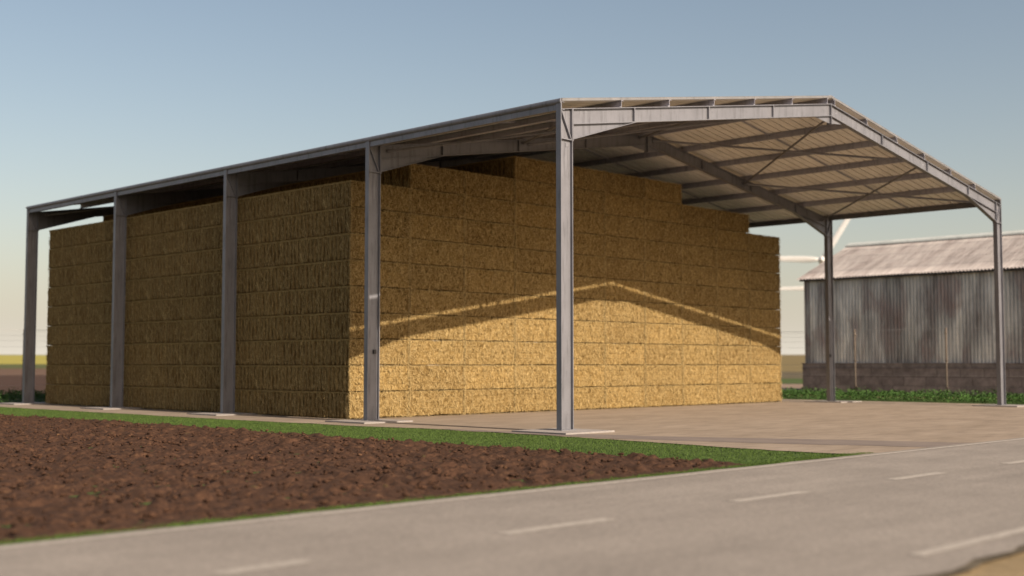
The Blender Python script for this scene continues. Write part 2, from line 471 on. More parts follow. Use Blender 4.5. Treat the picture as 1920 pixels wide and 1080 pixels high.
ok = (X < apron_edge(Y) + 0.05 + rng.normal(0, 0.06, n)) & (X > soil_edge(Y) - 0.05 - np.abs(rng.normal(0, 0.10, n)))
n2 = 26000
X2 = rng.uniform(-20, -1.0, n2); Y2 = -8.74 + rng.normal(0, 0.12, n2)
k2 = Y2 > ROAD_N - 0.03
g_ = link(bpy.data.objects.new('grass', blades('grass', np.r_[X[ok], X2[k2]], np.r_[Y[ok], Y2[k2]], 0.010, 0.028, 0.018, BLADE)))
tag(g_, 'short green grass of the strip between ploughed soil and apron', 'grass', kind='stuff')

# ------------------------------------------------------------------ leafy weeds behind the apron
def weeds(name, x0, x1, y0, y1, dens, hmax):
    n = int((x1 - x0) * (y1 - y0) * dens)
    X = rng.uniform(x0, x1, n); Y = rng.uniform(y0, y1, n)
    env = 0.62 + 0.38 * vnoise(X * 0.9, Y * 0.9, 0, 61) + 0.22 * vnoise(X * 2.7, Y * 2.7, 0, 62)
    edge = np.clip(np.minimum.reduce([X - x0, x1 - X, Y - y0, y1 - Y]) / 0.5, 0.25, 1)
    Z = rng.uniform(0.08, 1, n) ** 0.8 * hmax * np.clip(env, 0.25, 1.2) * edge
    V = np.empty((n, 4, 3))
    a = rng.uniform(0, 2 * PI, n); t = rng.uniform(-0.2, 1.0, n); L = rng.uniform(0.06, 0.13, n); B = L * rng.uniform(0.45, 0.7, n)
    d = np.stack([np.cos(a) * np.cos(t), np.sin(a) * np.cos(t), np.sin(t)], -1)
    s = np.stack([-np.sin(a), np.cos(a), rng.uniform(-0.4, 0.4, n)], -1)
    P = np.stack([X, Y, Z + G], -1)
    V[:, 0] = P; V[:, 1] = P + d * (L * 0.5)[:, None] + s * (B / 2)[:, None]
    V[:, 2] = P + d * L[:, None]; V[:, 3] = P + d * (L * 0.5)[:, None] - s * (B / 2)[:, None]
    V[..., 2] = np.maximum(V[..., 2], G - 0.03)
    return link(bpy.data.objects.new(name, np_mesh(name, V.reshape(-1, 3), np.arange(4 * n).reshape(-1, 4), LEAF)))
tag(weeds('weed_cover', 28.0, 33.5, -9, 30, 210, 0.55), 'low leafy green weeds along the apron in front of the old barn', 'weeds', kind='stuff')
tag(weeds('weed_cover', -9, 14, 31.2, 36.5, 210, 0.55), 'low leafy green weeds behind the far end of the shed', 'weeds', kind='stuff')
sheet('weed_bed', [(28.0, -9), (34.2, -9), (34.2, 31.2), (28.0, 31.2)], G - 0.010, GRASS)
sheet('weed_bed', [(-30, 31.2), (34.2, 31.2), (34.2, 37), (-30, 37)], G - 0.014, GRASS)

# ------------------------------------------------------------------ the open steel shed
shed = tag(empty('open_shed', (W / 2, 15, 0)), 'large open sided grey steel hay shed with ridged metal roof over the bales', 'shed')
SH = Matrix.Translation((-W / 2, -15, 0))
def spart(name, mb, mat=STEEL, parent=shed, smooth=False):
    me = mb.mesh(name, mat, smooth)
    o = link(bpy.data.objects.new(name, me), parent)
    if parent is shed: o.matrix_parent_inverse = SH
    return o

WY0, WY1 = 0.0755, 0.0905
def column_mb():
    m = MB()
    m.box(0, 0.025, 0, BF, 0.02, 8.15)
    m.box(0.419, 0.444, 0, BF, 0.02, 8.0)
    m.ext_y([(0.025, 0.02), (0.419, 0.02), (0.419, 8.0), (0.025, 7.93)], WY0, WY1)
    m.box(0.025, 0.419, 0.006, WY0, 7.20, 7.225); m.box(0.025, 0.419, WY1, BF - 0.006, 7.20, 7.225)
    for a, b in ((0.010, WY0), (WY1, BF - 0.010)):
        m.ext_y([(0.03, 7.92), (0.06, 7.92), (0.415, 7.235), (0.385, 7.235)], a, b)
    m.ext_y([(0.025, 7.932), (0.444, 8.002), (0.444, 8.017), (0.025, 7.947)], 0.003, BF - 0.003)
    m.box(0.24, 0.33, WY0 - 0.012, WY0, 7.03, 7.12)
    for bx in (0.12, 0.32):                                       # foot plate bolts
        for by in (0.03, 0.136): m.tube((bx, by, 0.02), (bx, by, 0.055), 0.014, n=6)
    m.box(-0.05, 0.494, -0.05, BF + 0.05, 0.0195, 0.036)
    return m
def rafter_mb():
    m = MB()
    xa = 13.0
    q = lambda x, d: (x, zt(x) - d)
    T = 0.022; DEP = 0.405
    m.ext_y([q(0.472, 0), q(xa, 0), q(xa, T), q(0.472, T)], 0, BF)
    m.ext_y([q(0.472, DEP - T), q(xa, DEP - T), q(xa, DEP), q(0.472, DEP)], 0.0, BF)
    m.ext_y([q(0.472, T), q(xa, T), q(xa, DEP - T), q(0.472, DEP - T)], WY0, WY1)
    m.ext_y([(0.472, 7.262), (2.86, zt(2.86) - DEP), (0.472, zt(0.472) - DEP)], WY0, WY1)
    m.ext_y([(0.472, 7.235), (2.97, zt(2.97) - DEP - 0.003), (2.88, zt(2.88) - DEP), (0.472, 7.262)], 0.001, BF - 0.001)
    for x in (2.9, 6.26, 9.6):
        for a, b in ((0.004, WY0), (WY1, BF - 0.004)):
            m.ext_y([q(x, T), q(x + 0.035, T), q(x + 0.035, DEP - T), q(x, DEP - T)], a, b)
    m.box(0.446, 0.470, -0.004, BF + 0.004, 7.19, zt(0.446) + 0.01)
    # apex plate half and gusset
    m.box(12.99 + 0.012, W / 2 - 0.001, -0.006, BF + 0.006, 9.37, ZA + 0.012)
    m.ext_y([(12.1, zt(12.1) - DEP), (13.0, ZA - DEP - 0.002), (13.0, 9.40)], WY0, WY1)
    return m
pad_m = Mat('cast_concrete_pad', 0.9, 0.2)
pn = pad_m.noise(pad_m.vec(), 6, 5, 0.65)
pad_m.color(pad_m.ramp(pn, [(0.3, (0.20, 0.18, 0.17)), (0.7, (0.285, 0.26, 0.245))])); PAD = pad_m.m
def pad_mb():
    m = MB(); m.box(-0.78, 1.0, -0.84, 0.94, G - 0.06, 0.0195)
    return m
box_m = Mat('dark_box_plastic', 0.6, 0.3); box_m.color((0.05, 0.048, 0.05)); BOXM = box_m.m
def boxp_mb():
    m = MB(); m.box(0.245, 0.345, WY0 - 0.06, WY0 - 0.001, 1.93, 2.05); m.box(0.257, 0.333, WY0 - 0.068, WY0 - 0.06, 1.942, 2.038); return m
def side_meshes(make, name, mat):
    a = make(); l = a.mesh(name, mat)
    b = make(); b.mirror_x(W); r = b.mesh(name, mat)
    return l, r
colm = side_meshes(column_mb, 'column', STEEL)
rafm = side_meshes(rafter_mb, 'rafter', STEEL)
padm = side_meshes(pad_mb, 'base_pad', PAD)
jbm = side_meshes(boxp_mb, 'junction_box', BOXM)
for k in range(5):
    for s in (0, 1):
        c = link(bpy.data.objects.new('column', colm[s]), shed); c.matrix_parent_inverse = SH; c.location = (0, BAY * k, 0)
        p = link(bpy.data.objects.new('base_pad', padm[s]), c)
        if k == 1: link(bpy.data.objects.new('junction_box', jbm[s]), c)
        r = link(bpy.data.objects.new('rafter', rafm[s]), shed); r.matrix_parent_inverse = SH; r.location = (0, BAY * k, 0)
YE = 4 * BAY + BF
# purlins
def purlin_mb(x, s):
    m = MB(); z = zt(x) + 0.003; h = 0.186; t = 0.012; f = 0.075
    y0, y1 = 0.004, YE - 0.004
    m.ext_y([(x, z), (x + t, z), (x + t, z + h), (x, z + h)], y0, y1)
    a = SL * s
    m.ext_y([(x - s * f if s > 0 else x + t, z - (a * 0 + 0.0) + (0.0)), (x if s > 0 else x + t + f, z), (x if s > 0 else x + t + f, z + t), (x - s * f if s > 0 else x + t, z + t)], y0, y1)
    m.ext_y([(x + t if s > 0 else x - f, z + h - t), (x + t + f if s > 0 else x, z + h - t), (x + t + f if s > 0 else x, z + h), (x + t if s > 0 else x - f, z + h)], y0, y1)
    return m
for d in (0.24, 2.34, 4.43, 6.50, 8.60, 10.66):
    spart('purlin', purlin_mb(W / 2 - d, 1), PURLIN)
    spart('purlin', purlin_mb(W / 2 + d - 0.012, -1), PURLIN)
# eave beams with gutter lip
def eave_mb():
    m = MB(); y0, y1 = 0.006, YE - 0.006
    m.ext_y([(0.030, 7.93), (0.048, 7.93), (0.048, 8.145), (0.030, 8.145)], y0, y1)
    m.ext_y([(0.048, 8.115), (0.15, 8.115), (0.15, 8.130), (0.048, 8.130)], y0, y1)
    m.ext_y([(0.048, 7.93), (0.15, 7.93), (0.15, 7.948), (0.048, 7.948)], y0, y1)
    lip = [(0.029 - 0.055 * math.sin(PI * t / 8), 8.07 + 0.145 * (1 - math.cos(PI * t / 8)) / 2) for t in range(9)]
    m.ext_y(lip, y0, y1)
    return m
e = eave_mb(); spart('eave_beam', e)
e = eave_mb(); e.mirror_x(W); spart('eave_beam', e)
# roof sheets: trapezoid ribs
def roof_mb():
    m = MB(); pr = []
    y = 0.02; P = 0.3335
    while y < YE - 0.03:
        pr += [(y, 0), (y + 0.252, 0), (y + 0.232, 0.055), (y + 0.325, 0.055), (y + 0.305, 0)]
        y += P
    pr.append((y, 0))
    xe, xr = 0.035, W / 2 - 0.001
    ze, zr = zt(xe) + 0.196, zt(xr) + 0.196
    vs = []; n = len(pr)
    for x, z in ((xe, ze), (xr, zr)):
        for off in (0.006, 0.0):
            vs += [(x, yy, z + hh + off) for yy, hh in pr]
    fs = []
    for i in range(n - 1):
        fs.append((i, 2 * n + i, 2 * n + i + 1, i + 1)[::1])
        fs.append((n + i, n + i + 1, 3 * n + i + 1, 3 * n + i))
        fs.append((i, i + 1, n + i + 1, n + i)); fs.append((2 * n + i, 3 * n + i, 3 * n + i + 1, 2 * n + i + 1))
    fs.append((0, n, 3 * n, 2 * n)); fs.append((n - 1, 3 * n - 1, 4 * n - 1, 2 * n - 1)[::-1])
    m.add(vs, fs)
    return m
r = roof_mb(); spart('roof_sheet', r, SHEET)
r = roof_mb(); r.mirror_x(W); spart('roof_sheet', r, SHEET)
for s_ in (0, 1):
    m = MB()
    q_ = lambda x, d: (x, zt(x) + d)
    m.ext_y([q_(0.035, 0.191), q_(W / 2 - 0.001, 0.191), q_(W / 2 - 0.001, 0.256), q_(0.035, 0.256)], -0.004, 0.016)
    m.ext_y([q_(0.035, 0.259), q_(W / 2 - 0.001, 0.259), q_(W / 2 - 0.001, 0.264), q_(0.035, 0.264)], -0.004, 0.14)
    if s_: m.mirror_x(W)
    spart('verge_trim', m, TRIM)
m = MB()
zc = ZA + 0.262
m.ext_y([(W / 2 - 0.22, zc - 0.03), (W / 2, zc + 0.012), (W / 2 + 0.22, zc - 0.03), (W / 2 + 0.22, zc - 0.036), (W / 2, zc + 0.004), (W / 2 - 0.22, zc - 0.036)], -0.006, YE - 0.02)
spart('ridge_cap', m, PURLIN)
# sag bars between purlins, mid bay
for k in range(4):
    for s in (0, 1):
        m = MB(); y = BAY * (k + 0.5) + 0.05
        m.ext_y([(0.2, zt(0.2) + 0.12), (W / 2 - 0.2, zt(W / 2 - 0.2) + 0.12), (W / 2 - 0.2, zt(W / 2 - 0.2) + 0.165), (0.2, zt(0.2) + 0.165)], y, y + 0.03)
        if s: m.mirror_x(W)
        spart('sag_bar', m, PURLIN)
# cross bracing in the first and the last bay
for y0 in (0.0, 3 * BAY):
    for s in (0, 1):
        for xa, xb in ((0.75, 6.55), (6.75, 12.65)):
            for fl in (0, 1):
                x0, x1 = (xa, xb) if not fl else (xb, xa)
                m = MB()
                dz = 0.13 + 0.05 * fl
                a = Vector((x0, y0 + 0.10, zt(x0) - dz)); b = Vector((x1, y0 + BAY + 0.068, zt(x1) - dz))
                m.tube(a, b, 0.040, n=8)
                d = (b - a).normalized()
                for p, q in ((a, a + d * 0.16), (b - d * 0.16, b)): m.tube(p, q, 0.056, n=8)
                if s: m.mirror_x(W)
                spart('brace_rod', m, STEEL)

# ------------------------------------------------------------------ straw bales
BL, BW, BH = 2.379, 1.195, 0.8008
def bale_mesh(seed):
    r = 0.026
    half = np.array([BL, BW, BH]) / 2
    r_s = np.random.default_rng(seed + 100)
    def face(ax, sgn, nu, nv):
        u, v = [i for i in range(3) if i != ax]
        def lin(n, h):                                # denser at the edges
            t = np.linspace(-1, 1, n)
            return h * np.sign(t) * (1 - (1 - np.abs(t)) ** 1.15)
        A, B = np.meshgrid(lin(nu, half[u]), lin(nv, half[v]), indexing='ij')
        P = np.zeros((nu, nv, 3)); P[..., ax] = sgn * half[ax]; P[..., u] = A; P[..., v] = B
        C = np.clip(P, -(half - r), half - r)
        N = P - C; N /= np.linalg.norm(N, axis=-1, keepdims=True)
        Q = C + N * r
        x, y, z = Q[..., 0], Q[..., 1], Q[..., 2]
        o = seed * 9.7
        wx, wy, wz = N[..., 0] ** 2, N[..., 1] ** 2, N[..., 2] ** 2
        wav = y + 0.018 * vnoise(y * 4 + o, z * 7, 0, 1) + 0.012 * vnoise(y * 9 + o, z * 16, 0, 2)
        rid = np.sin(PI * wav / 0.199 + seed) ** 2
        dep = 0.75 + 0.35 * vnoise(np.floor(wav / 0.199 + seed / PI) * 3.7 + o, 0.3, 0, 3)
        dx = -0.24 * (1 - np.clip((rid - 0.16) * 2.4, 0, 1)) * dep + 0.03 * (dep - 0.75) + 0.010 * vnoise(y * 22 + o, z * 30, 0, 4)
        dy = 0.014 * vnoise(x * 6 + o, z * 7, y * 3, 5) + 0.026 * vnoise(x * 10 + z * 4 + o, z * 6.5, 1.5, 6) + 0.020 * vnoise(x * 20 - z * 6 + o, z * 12, 2.5, 7) - 0.032
        for zs in (-0.17, 0.02, 0.2):                  # lines the strings press in
            dy = dy - 0.030 * np.exp(-((z - zs - 0.008 * vnoise(x * 2 + o, zs * 9, 0, 8)) / 0.011) ** 2) * np.clip(0.8 + 0.9 * vnoise(x * 1.3 + o, zs * 5, 0, 12), 0.1, 1.2)
        dz = 0.014 * vnoise(x * 8 + o, y * 8, 0, 9) + 0.010 * vnoise(x * 25 + o, y * 25, 0, 10) - 0.008
        dsp = wx * dx + wy * dy + wz * dz
        # the slack lower edge opens a slit over part of the length
        lo = np.exp(-((z + half[2]) / 0.026) ** 2) * (1 - wx)
        xx = x / BL
        win = np.clip((xx - (-0.10 + 0.05 * (seed % 3))) * 14, 0, 1) * np.clip((0.34 + 0.03 * (seed % 2) - xx) * 14, 0, 1)
        dsp = dsp - lo * win * 0.13 - wx * 0.07 * np.exp(-((np.abs(z) - half[2]) / 0.022) ** 2) - wx * 0.06 * np.exp(-((np.abs(y) - half[1]) / 0.022) ** 2)
        dsp = dsp - wy * (0.030 * np.exp(-((np.abs(z) - half[2]) / 0.020) ** 2) + 0.045 * np.exp(-((np.abs(x) - half[0]) / 0.022) ** 2))
        hi = np.exp(-((z - half[2]) / 0.016) ** 2) * (1 - wx)
        dsp = dsp - hi * win * 0.012
        Q = Q + N * dsp[..., None]
        V = Q.reshape(-1, 3)
        i = np.arange(nu - 1)[:, None] * nv + np.arange(nv - 1)[None, :]
        F = np.stack([i, i + nv, i + nv + 1, i + 1], -1).reshape(-1, 4)
        flip = (sgn > 0) == (ax == 1)
        if flip: F = F[:, ::-1]
        return V, F
    Vs, Fs, Ms = [], [], []; n = 0
    for ax, sgn, nu, nv, mi in ((0, -1, 120, 34, 1), (0, 1, 40, 16, 1), (1, -1, 100, 40, 0), (1, 1, 40, 14, 0), (2, 1, 72, 40, 0), (2, -1, 12, 8, 0)):
        V, F = face(ax, sgn, nu, nv)
        Vs.append(V); Fs.append(F + n); Ms.append(np.full(len(F), mi)); n += len(V)
    # loose straws: lying on the three faces in view and bristling from the edges
    def straws(k, cen, dirn, wid, L0, L1, w):
        nonlocal n
        L = r_s.uniform(L0, L1, k)[:, None]; ww = w * r_s.uniform(0.6, 1.3, k)[:, None]
        a = cen - dirn * L / 2; b = cen + dirn * L / 2
        V = np.stack([a - wid * ww / 2, a + wid * ww / 2, b + wid * ww / 3, b - wid * ww / 3], 1).reshape(-1, 3)
        Vs.append(V); Fs.append(np.arange(4 * k).reshape(-1, 4) + n); Ms.append(np.full(k, 2)); n += len(V)
    nrm = lambda d: d / np.linalg.norm(d, axis=-1, keepdims=True)
    U = r_s.uniform
    k = 260                                            # front face
    t = U(0, PI, k)
    d = nrm(np.stack([np.cos(t), U(-0.30, 0.10, k), np.sin(t) * 1.4], -1)); w_ = nrm(np.cross(d, np.array([0, 1, 0.2])))
    straws(k, np.stack([U(-half[0], half[0], k), np.full(k, -half[1] - 0.004), U(-half[2] + .02, half[2] - .02, k)], -1), d, w_, 0.06, 0.20, 0.012)
    k = 180                                            # end face
    d = nrm(np.stack([U(-0.2, 0.05, k), U(-0.4, 0.4, k), np.ones(k)], -1)); w_ = nrm(np.cross(d, np.array([1, 0.2, 0])))
    straws(k, np.stack([np.full(k, -half[0] - 0.002), U(-half[1], half[1], k), U(-half[2] + .03, half[2] - .03, k)], -1), d, w_, 0.06, 0.16, 0.010)
    k = 260                                            # bristles along the top edges
    d = nrm(np.stack([U(-0.5, 0.5, k), U(-0.8, 0.2, k), U(0.5, 1.0, k)], -1)); w_ = nrm(np.cross(d, np.array([0, 1, 0.3])))
    straws(k, np.stack([U(-half[0], half[0], k), np.full(k, -half[1] + 0.03), np.full(k, half[2] - 0.012)], -1), d, w_, 0.03, 0.085, 0.010)
    k = 420
    d = nrm(np.stack([U(-1.0, 0.0, k), U(-0.6, 0.6, k), U(0.3, 1.0, k)], -1)); w_ = nrm(np.cross(d, np.array([1, 0, 0.3])))
    straws(k, np.stack([np.full(k, -half[0] + 0.008), U(-half[1], half[1], k), np.full(k, half[2] - 0.012)], -1), d, w_, 0.03, 0.085, 0.010)
    k = 110                                            # along the upright edges
    d = nrm(np.stack([U(-1, 1, k), U(-0.7, 0.0, k), U(-1, 1, k)], -1)); w_ = nrm(np.cross(d, np.array([0, 1, 0.3])))
    straws(k, np.stack([U(-1, 1, k).round() * 0 + np.sign(U(-1, 1, k)) * (half[0] - 0.03), np.full(k, -half[1] + 0.01), U(-half[2], half[2], k)], -1), d, w_, 0.05, 0.12, 0.010)
    V = np.concatenate(Vs); V[:, 2] += BH / 2
    F = np.concatenate(Fs); M = np.concatenate(Ms)
    me = np_mesh('straw_bale', V, F, STRAW, True)
    me.materials.append(STRAW_END); me.materials.append(LOOSE)
    if len(me.polygons) == len(M): me.polygons.foreach_set('material_index', M.astype(np.int32))
    return me
BALES = [bale_mesh(s) for s in range(6)]
ORD = ['zeroth', 'first', 'second', 'third', 'fourth', 'fifth', 'sixth', 'seventh', 'eighth', 'ninth', 'tenth', 'eleventh', 'twelfth', 'thirteenth', 'fourteenth', 'fifteenth', 'sixteenth', 'seventeenth']
X0, Y0 = 0.672, 9.19
last = [-1]
def place(c, d, l, label):
    k = rnd.randrange(len(BALES))
    while k == last[0]: k = rnd.randrange(len(BALES))
    last[0] = k
    o = bpy.data.objects.new('straw_bale', BALES[k])
    o.location = (X0 + BL * (c + 0.5) + rnd.uniform(-.004, .004), Y0 + BW * (d + 0.5) + rnd.uniform(-.007, .007), G + BH * l)
    o.rotation_euler = (0, 0, rnd.uniform(-.004, .004))
    link(o)
    tag(o, label, 'straw bale', 'straw bales stacked under the shed roof')
def nrows(c): return 9 if c in (0, 9) else (10 if c in (1, 2, 7, 8) else 11)
for c in range(10):
    for l in range(nrows(c)):
        x = X0 + BL * (c + 0.5)
        low = 4.04 - 0.162 * abs(12.9 - x)             # where the rafter's shadow starts
        z0, z1 = G + BH * l, G + BH * (l + 1)
        st = 'sunlit' if z1 < low + 0.05 else ('shaded' if z0 > low + 0.80 else 'half shaded')
        if l == nrows(c) - 1 and l > 8: st = 'shaded topmost'
        place(c, 0, l, f'{st} straw bale in front face of stack, {ORD[c + 1]} column from left, {ORD[l + 1]} row up')
for d in range(1, 17):
    pos = f'{ORD[d + 1]} from front corner' if d < 16 else 'last at the far end'
    for l in range(9):
        place(0, d, l, f'shaded straw bale in long side wall, {pos}, {ORD[l + 1]} row up')
    place(1, d, 9, f'straw bale of the set back tenth row on long side, {pos}')
    place(3, d, 10, f'straw bale of the set back topmost eleventh row, {pos}')

# ------------------------------------------------------------------ old barn
def mat_clad():
    m = Mat('weathered_corrugated_iron', 0.75, 0.25)
    v = m.vec()
    s = m.sep(v)
    fl = m.math('FLOOR', m.math('DIVIDE', s[1], 0.92))
    wn = m.nt.nodes.new('ShaderNodeTexWhiteNoise'); wn.noise_dimensions = '1D'; m.L(fl, wn.inputs['W'])
    a = m.noise(m.vec((1, 1.1, 0.22)), 1.0, 6, 0.65, 0.3)
    b = m.noise(m.vec((1, 0.8, 0.35), loc=(4, 9, 3)), 1.0, 5, 0.6, 0.5)
    f = m.noise(m.vec((1, 9, 0.7)), 1.0, 4, 0.65)
    c = m.ramp(a, [(0.34, (0.24, 0.22, 0.215)), (0.46, (0.42, 0.41, 0.405)), (0.56, (0.60, 0.595, 0.58)), (0.70, (0.78, 0.75, 0.70))])
    c = m.mix(1.0, c, m.ramp(wn.outputs['Value'], [(0.0, 0.60), (0.5, 0.88), (1.0, 1.08)]), 'MULTIPLY')
    c = m.mix(m.ramp(b, [(0.52, 0.0), (0.66, 0.7)]), c, (0.28, 0.205, 0.195))
    c = m.mix(1.0, c, m.ramp(f, [(0.34, 0.80), (0.6, 1.06)]), 'MULTIPLY')
    m.color(c)
    return m.m
CLAD = mat_clad()
def mat_broof():
    m = Mat('old_corrugated_roof', 0.7, 0.3)
    a = m.noise(m.vec((0.25, 1.3, 0.25)), 1.0, 5, 0.65, 0.4)
    b = m.noise(m.vec((0.8, 7, 0.8)), 1.0, 4, 0.65)
    c = m.ramp(a, [(0.3, (0.30, 0.255, 0.24)), (0.5, (0.43, 0.385, 0.365)), (0.7, (0.52, 0.47, 0.445))])
    c = m.mix(1.0, c, m.ramp(b, [(0.3, 0.75), (0.6, 1.05)]), 'MULTIPLY')
    m.color(c, 0.87); return m.m
BROOF = mat_broof()
def mat_block():
    m = Mat('grimy_concrete_block', 0.92, 0.2)
    v = m.vec()
    s = m.sep(v)
    cb = m.nt.nodes.new('ShaderNodeCombineXYZ')
    m.L(m.math('ADD', s[0], s[1]), cb.inputs[0]); m.L(s[2], cb.inputs[1])
    br = m.nt.nodes.new('ShaderNodeTexBrick')
    m.L(cb.outputs[0], br.inputs['Vector'])
    br.inputs['Scale'].default_value = 1.0; br.inputs['Brick Width'].default_value = 1.25; br.inputs['Row Height'].default_value = 0.47
    br.inputs['Mortar Size'].default_value = 0.02; br.inputs['Mortar Smooth'].default_value = 0.4
    br.inputs['Color1'].default_value = (0.265, 0.228, 0.222, 1); br.inputs['Color2'].default_value = (0.20, 0.172, 0.170, 1); br.inputs['Mortar'].default_value = (0.125, 0.107, 0.103, 1)
    n = m.noise(v, 2.2, 6, 0.7)
    c = m.mix(1.0, br.outputs['Color'], m.ramp(n, [(0.3, 0.6), (0.65, 1.2)]), 'MULTIPLY')
    m.color(c); m.bump(m.math('SUBTRACT', 1.0, br.outputs['Fac']), 0.6, 0.03)
    return m.m
BLOCK = mat_block()
bx0, bw, by0, by1 = 39.2, 11.6, -16.0, 16.9
barn = tag(empty('old_barn', (bx0 + bw / 2, 0.45, G)), 'weathered grey corrugated iron barn on a block base behind the shed', 'barn')
BM = Matrix.Translation((-(bx0 + bw / 2), -0.45, -G))
def bpart(name, mb, mat, smooth=False):
    o = mb.build(name, mat, barn, smooth); o.matrix_parent_inverse = BM; return o
m = MB()
zb = 1.62
m.box(bx0 - 0.12, bx0 + 0.15, by0, by1 + 0.12, G - 0.4, zb); m.box(bx0 + bw - 0.15, bx0 + bw + 0.12, by0, by1 + 0.12, G - 0.4, zb)
m.box(bx0 + 0.15, bx0 + bw - 0.15, by1 - 0.15, by1 + 0.12, G - 0.4, zb); m.box(bx0 + 0.15, bx0 + bw - 0.15, by0, by0 + 0.25, G - 0.4, zb)
bpart('block_wall', m, BLOCK)
m = MB(); m.box(bx0 - 0.15, bx0 - 0.121, by0, by1 + 0.15, 1.34, 1.42); m.box(bx0 - 0.16, bx0 + 0.1, by0, by1 + 0.16, zb + 0.001, zb + 0.06)
bpart('sill_rail', m, BLOCK)
def corr_side(x, y0, y1, z0, z1, amp=0.032, per=0.19, sgn=-1):
    m = MB(); n = int((y1 - y0) / per * 6); ys = np.linspace(y0, y1, n)
    lap = [4.05]
    xs_ = x + sgn * (amp * np.cos(2 * PI * ys / per) + 0.008 * (vnoise(np.floor(ys / 0.92) * 3.1, 0.5, 0, 71)))
    rows = [(z0, 0.0), (lap[0], 0.0), (lap[0], 0.012), (z1, 0.0)]
    vs = []
    for z, off in rows: vs += [(float(a + sgn * off), float(b), z) for a, b in zip(xs_, ys)]
    fs = [(r * n + i, r * n + i + 1, (r + 1) * n + i + 1, (r + 1) * n + i) for r in range(3) for i in range(n - 1)]
    m.add(vs, fs); return m
zev, zrg = 6.5, 8.78
xr = bx0 + bw / 2
bpart('cladding', corr_side(bx0, by0, by1, zb + 0.06, zev, sgn=-1), CLAD)
bpart('cladding', corr_side(bx0 + bw, by0, by1, zb + 0.06, zev, sgn=1), CLAD)
for yv in (by0, by1):
    m = MB(); m.ext_y([(bx0, zb + 0.06), (bx0 + bw, zb + 0.06), (bx0 + bw, zev), (xr, zrg - 0.1), (bx0, zev)], yv - 0.03, yv + 0.03)
    bpart('gable_end', m, CLAD)
def broof(s):
    m = MB(); per = 0.19; n = int((by1 + 0.5 - by0) / per * 6); ys = np.linspace(by0, by1 + 0.35, n)
    hh = 0.024 * np.cos(2 * PI * ys / per)
    sl = (zrg - zev) / (bw / 2); vs = []; K = 5
    for k in range(K + 1):
        for lapo in ((0.0, 0.02) if 0 < k < K else (0.0,)):
            x = (bx0 - 0.3) + (xr - bx0 + 0.3) * k / K
            z = zev + 0.03 + sl * (x - bx0) + lapo
            sag = 0.02 * vnoise(ys * 0.5, k * 1.7, 0, 73)
            vs += [(x if s < 0 else 2 * xr - x, float(b), float(z + h + g)) for b, h, g in zip(ys, hh, sag)]
    R = len(vs) // n
    fs = [(r * n + i, (r + 1) * n + i, (r + 1) * n + i + 1, r * n + i + 1) for r in range(R - 1) for i in range(n - 1)]
    if s > 0: fs = [f[::-1] for f in fs]
    m.add(vs, fs); return m
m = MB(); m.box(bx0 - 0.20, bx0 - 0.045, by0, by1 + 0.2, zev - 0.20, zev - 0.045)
bpart('eave_shade_strip', m, BOXM)  # dark strip added below the roof edge, stands in for shade under the eave
bpart('roof', broof(-1), BROOF, True); bpart('roof', broof(1), BROOF, True)
RC = mat_steel('ridge_tile', (0.44, 0.46, 0.44), 0.7, 0.0)
m = MB(); m.ext_y([(xr - 0.55, zrg - 0.12), (xr - 0.5, zrg - 0.02), (xr, zrg + 0.15), (xr + 0.5, zrg - 0.02), (xr + 0.55, zrg - 0.12)], by0, by1 + 0.37)
bpart('ridge_cap', m, RC)

# ------------------------------------------------------------------ wire fence in front of the barn, turning behind the shed
post_m = Mat('rusty_fence_steel', 0.8, 0.3); pn_ = post_m.noise(post_m.vec(), 5, 4)
post_m.color(post_m.ramp(pn_, [(0.3, (0.13, 0.10, 0.08)), (0.7, (0.20, 0.165, 0.135))])); POST = post_m.m
wire_m = Mat('galvanised_wire', 0.5, 0.4); wire_m.color((0.36, 0.35, 0.34)); WIRE = wire_m.m
def fence(p0, p1, n, label):
    p0 = Vector((*p0, G)); p1 = Vector((*p1, G))
    root = tag(empty('wire_fence', p0), label, 'fence')
    inv = Matrix.Translation(-p0)
    pm = MB(); pm.tube((0, 0, -0.2), (0, 0, 3.35), 0.045, n=10); pm.tube((0, 0, 3.35), (0, 0, 3.38), 0.065, 0.02, n=10)
    for k in range(3): pm.box(-0.07, 0.07, -0.07, 0.07, 0.5 + 1.3 * k, 0.53 + 1.3 * k)
    me = pm.mesh('post', POST)
    for k in range(n + 1):
        o = link(bpy.data.objects.new('post', me), root); o.location = (p1 - p0) * (k / n)
    for z in (0.15, 0.6, 1.1, 1.6, 2.1, 2.5, 2.8, 3.05, 3.25, 3.34):
        m = MB()
        r = 0.0035 if z < 3.3 else 0.009
        for k in range(n):
            a = p0.lerp(p1, k / n); b = p0.lerp(p1, (k + 1) / n); up = Vector((0, 0, z))
            mid = (a + b) / 2 + up - Vector((0, 0, 0.02))
            m.tube(a + up, mid, r, n=5, cap=False); m.tube(mid, b + up, r, n=5, cap=False)
        o = m.build('wire', WIRE, root); o.matrix_parent_inverse = inv
    return root
fence((34.0, -8.19), (34.0, 39.61), 10, 'tall rusty post and wire fence between the weeds and the old barn')
fence((34.27, 39.75), (-15.73, 39.75), 10, 'tall post and wire fence behind the far end of the shed')

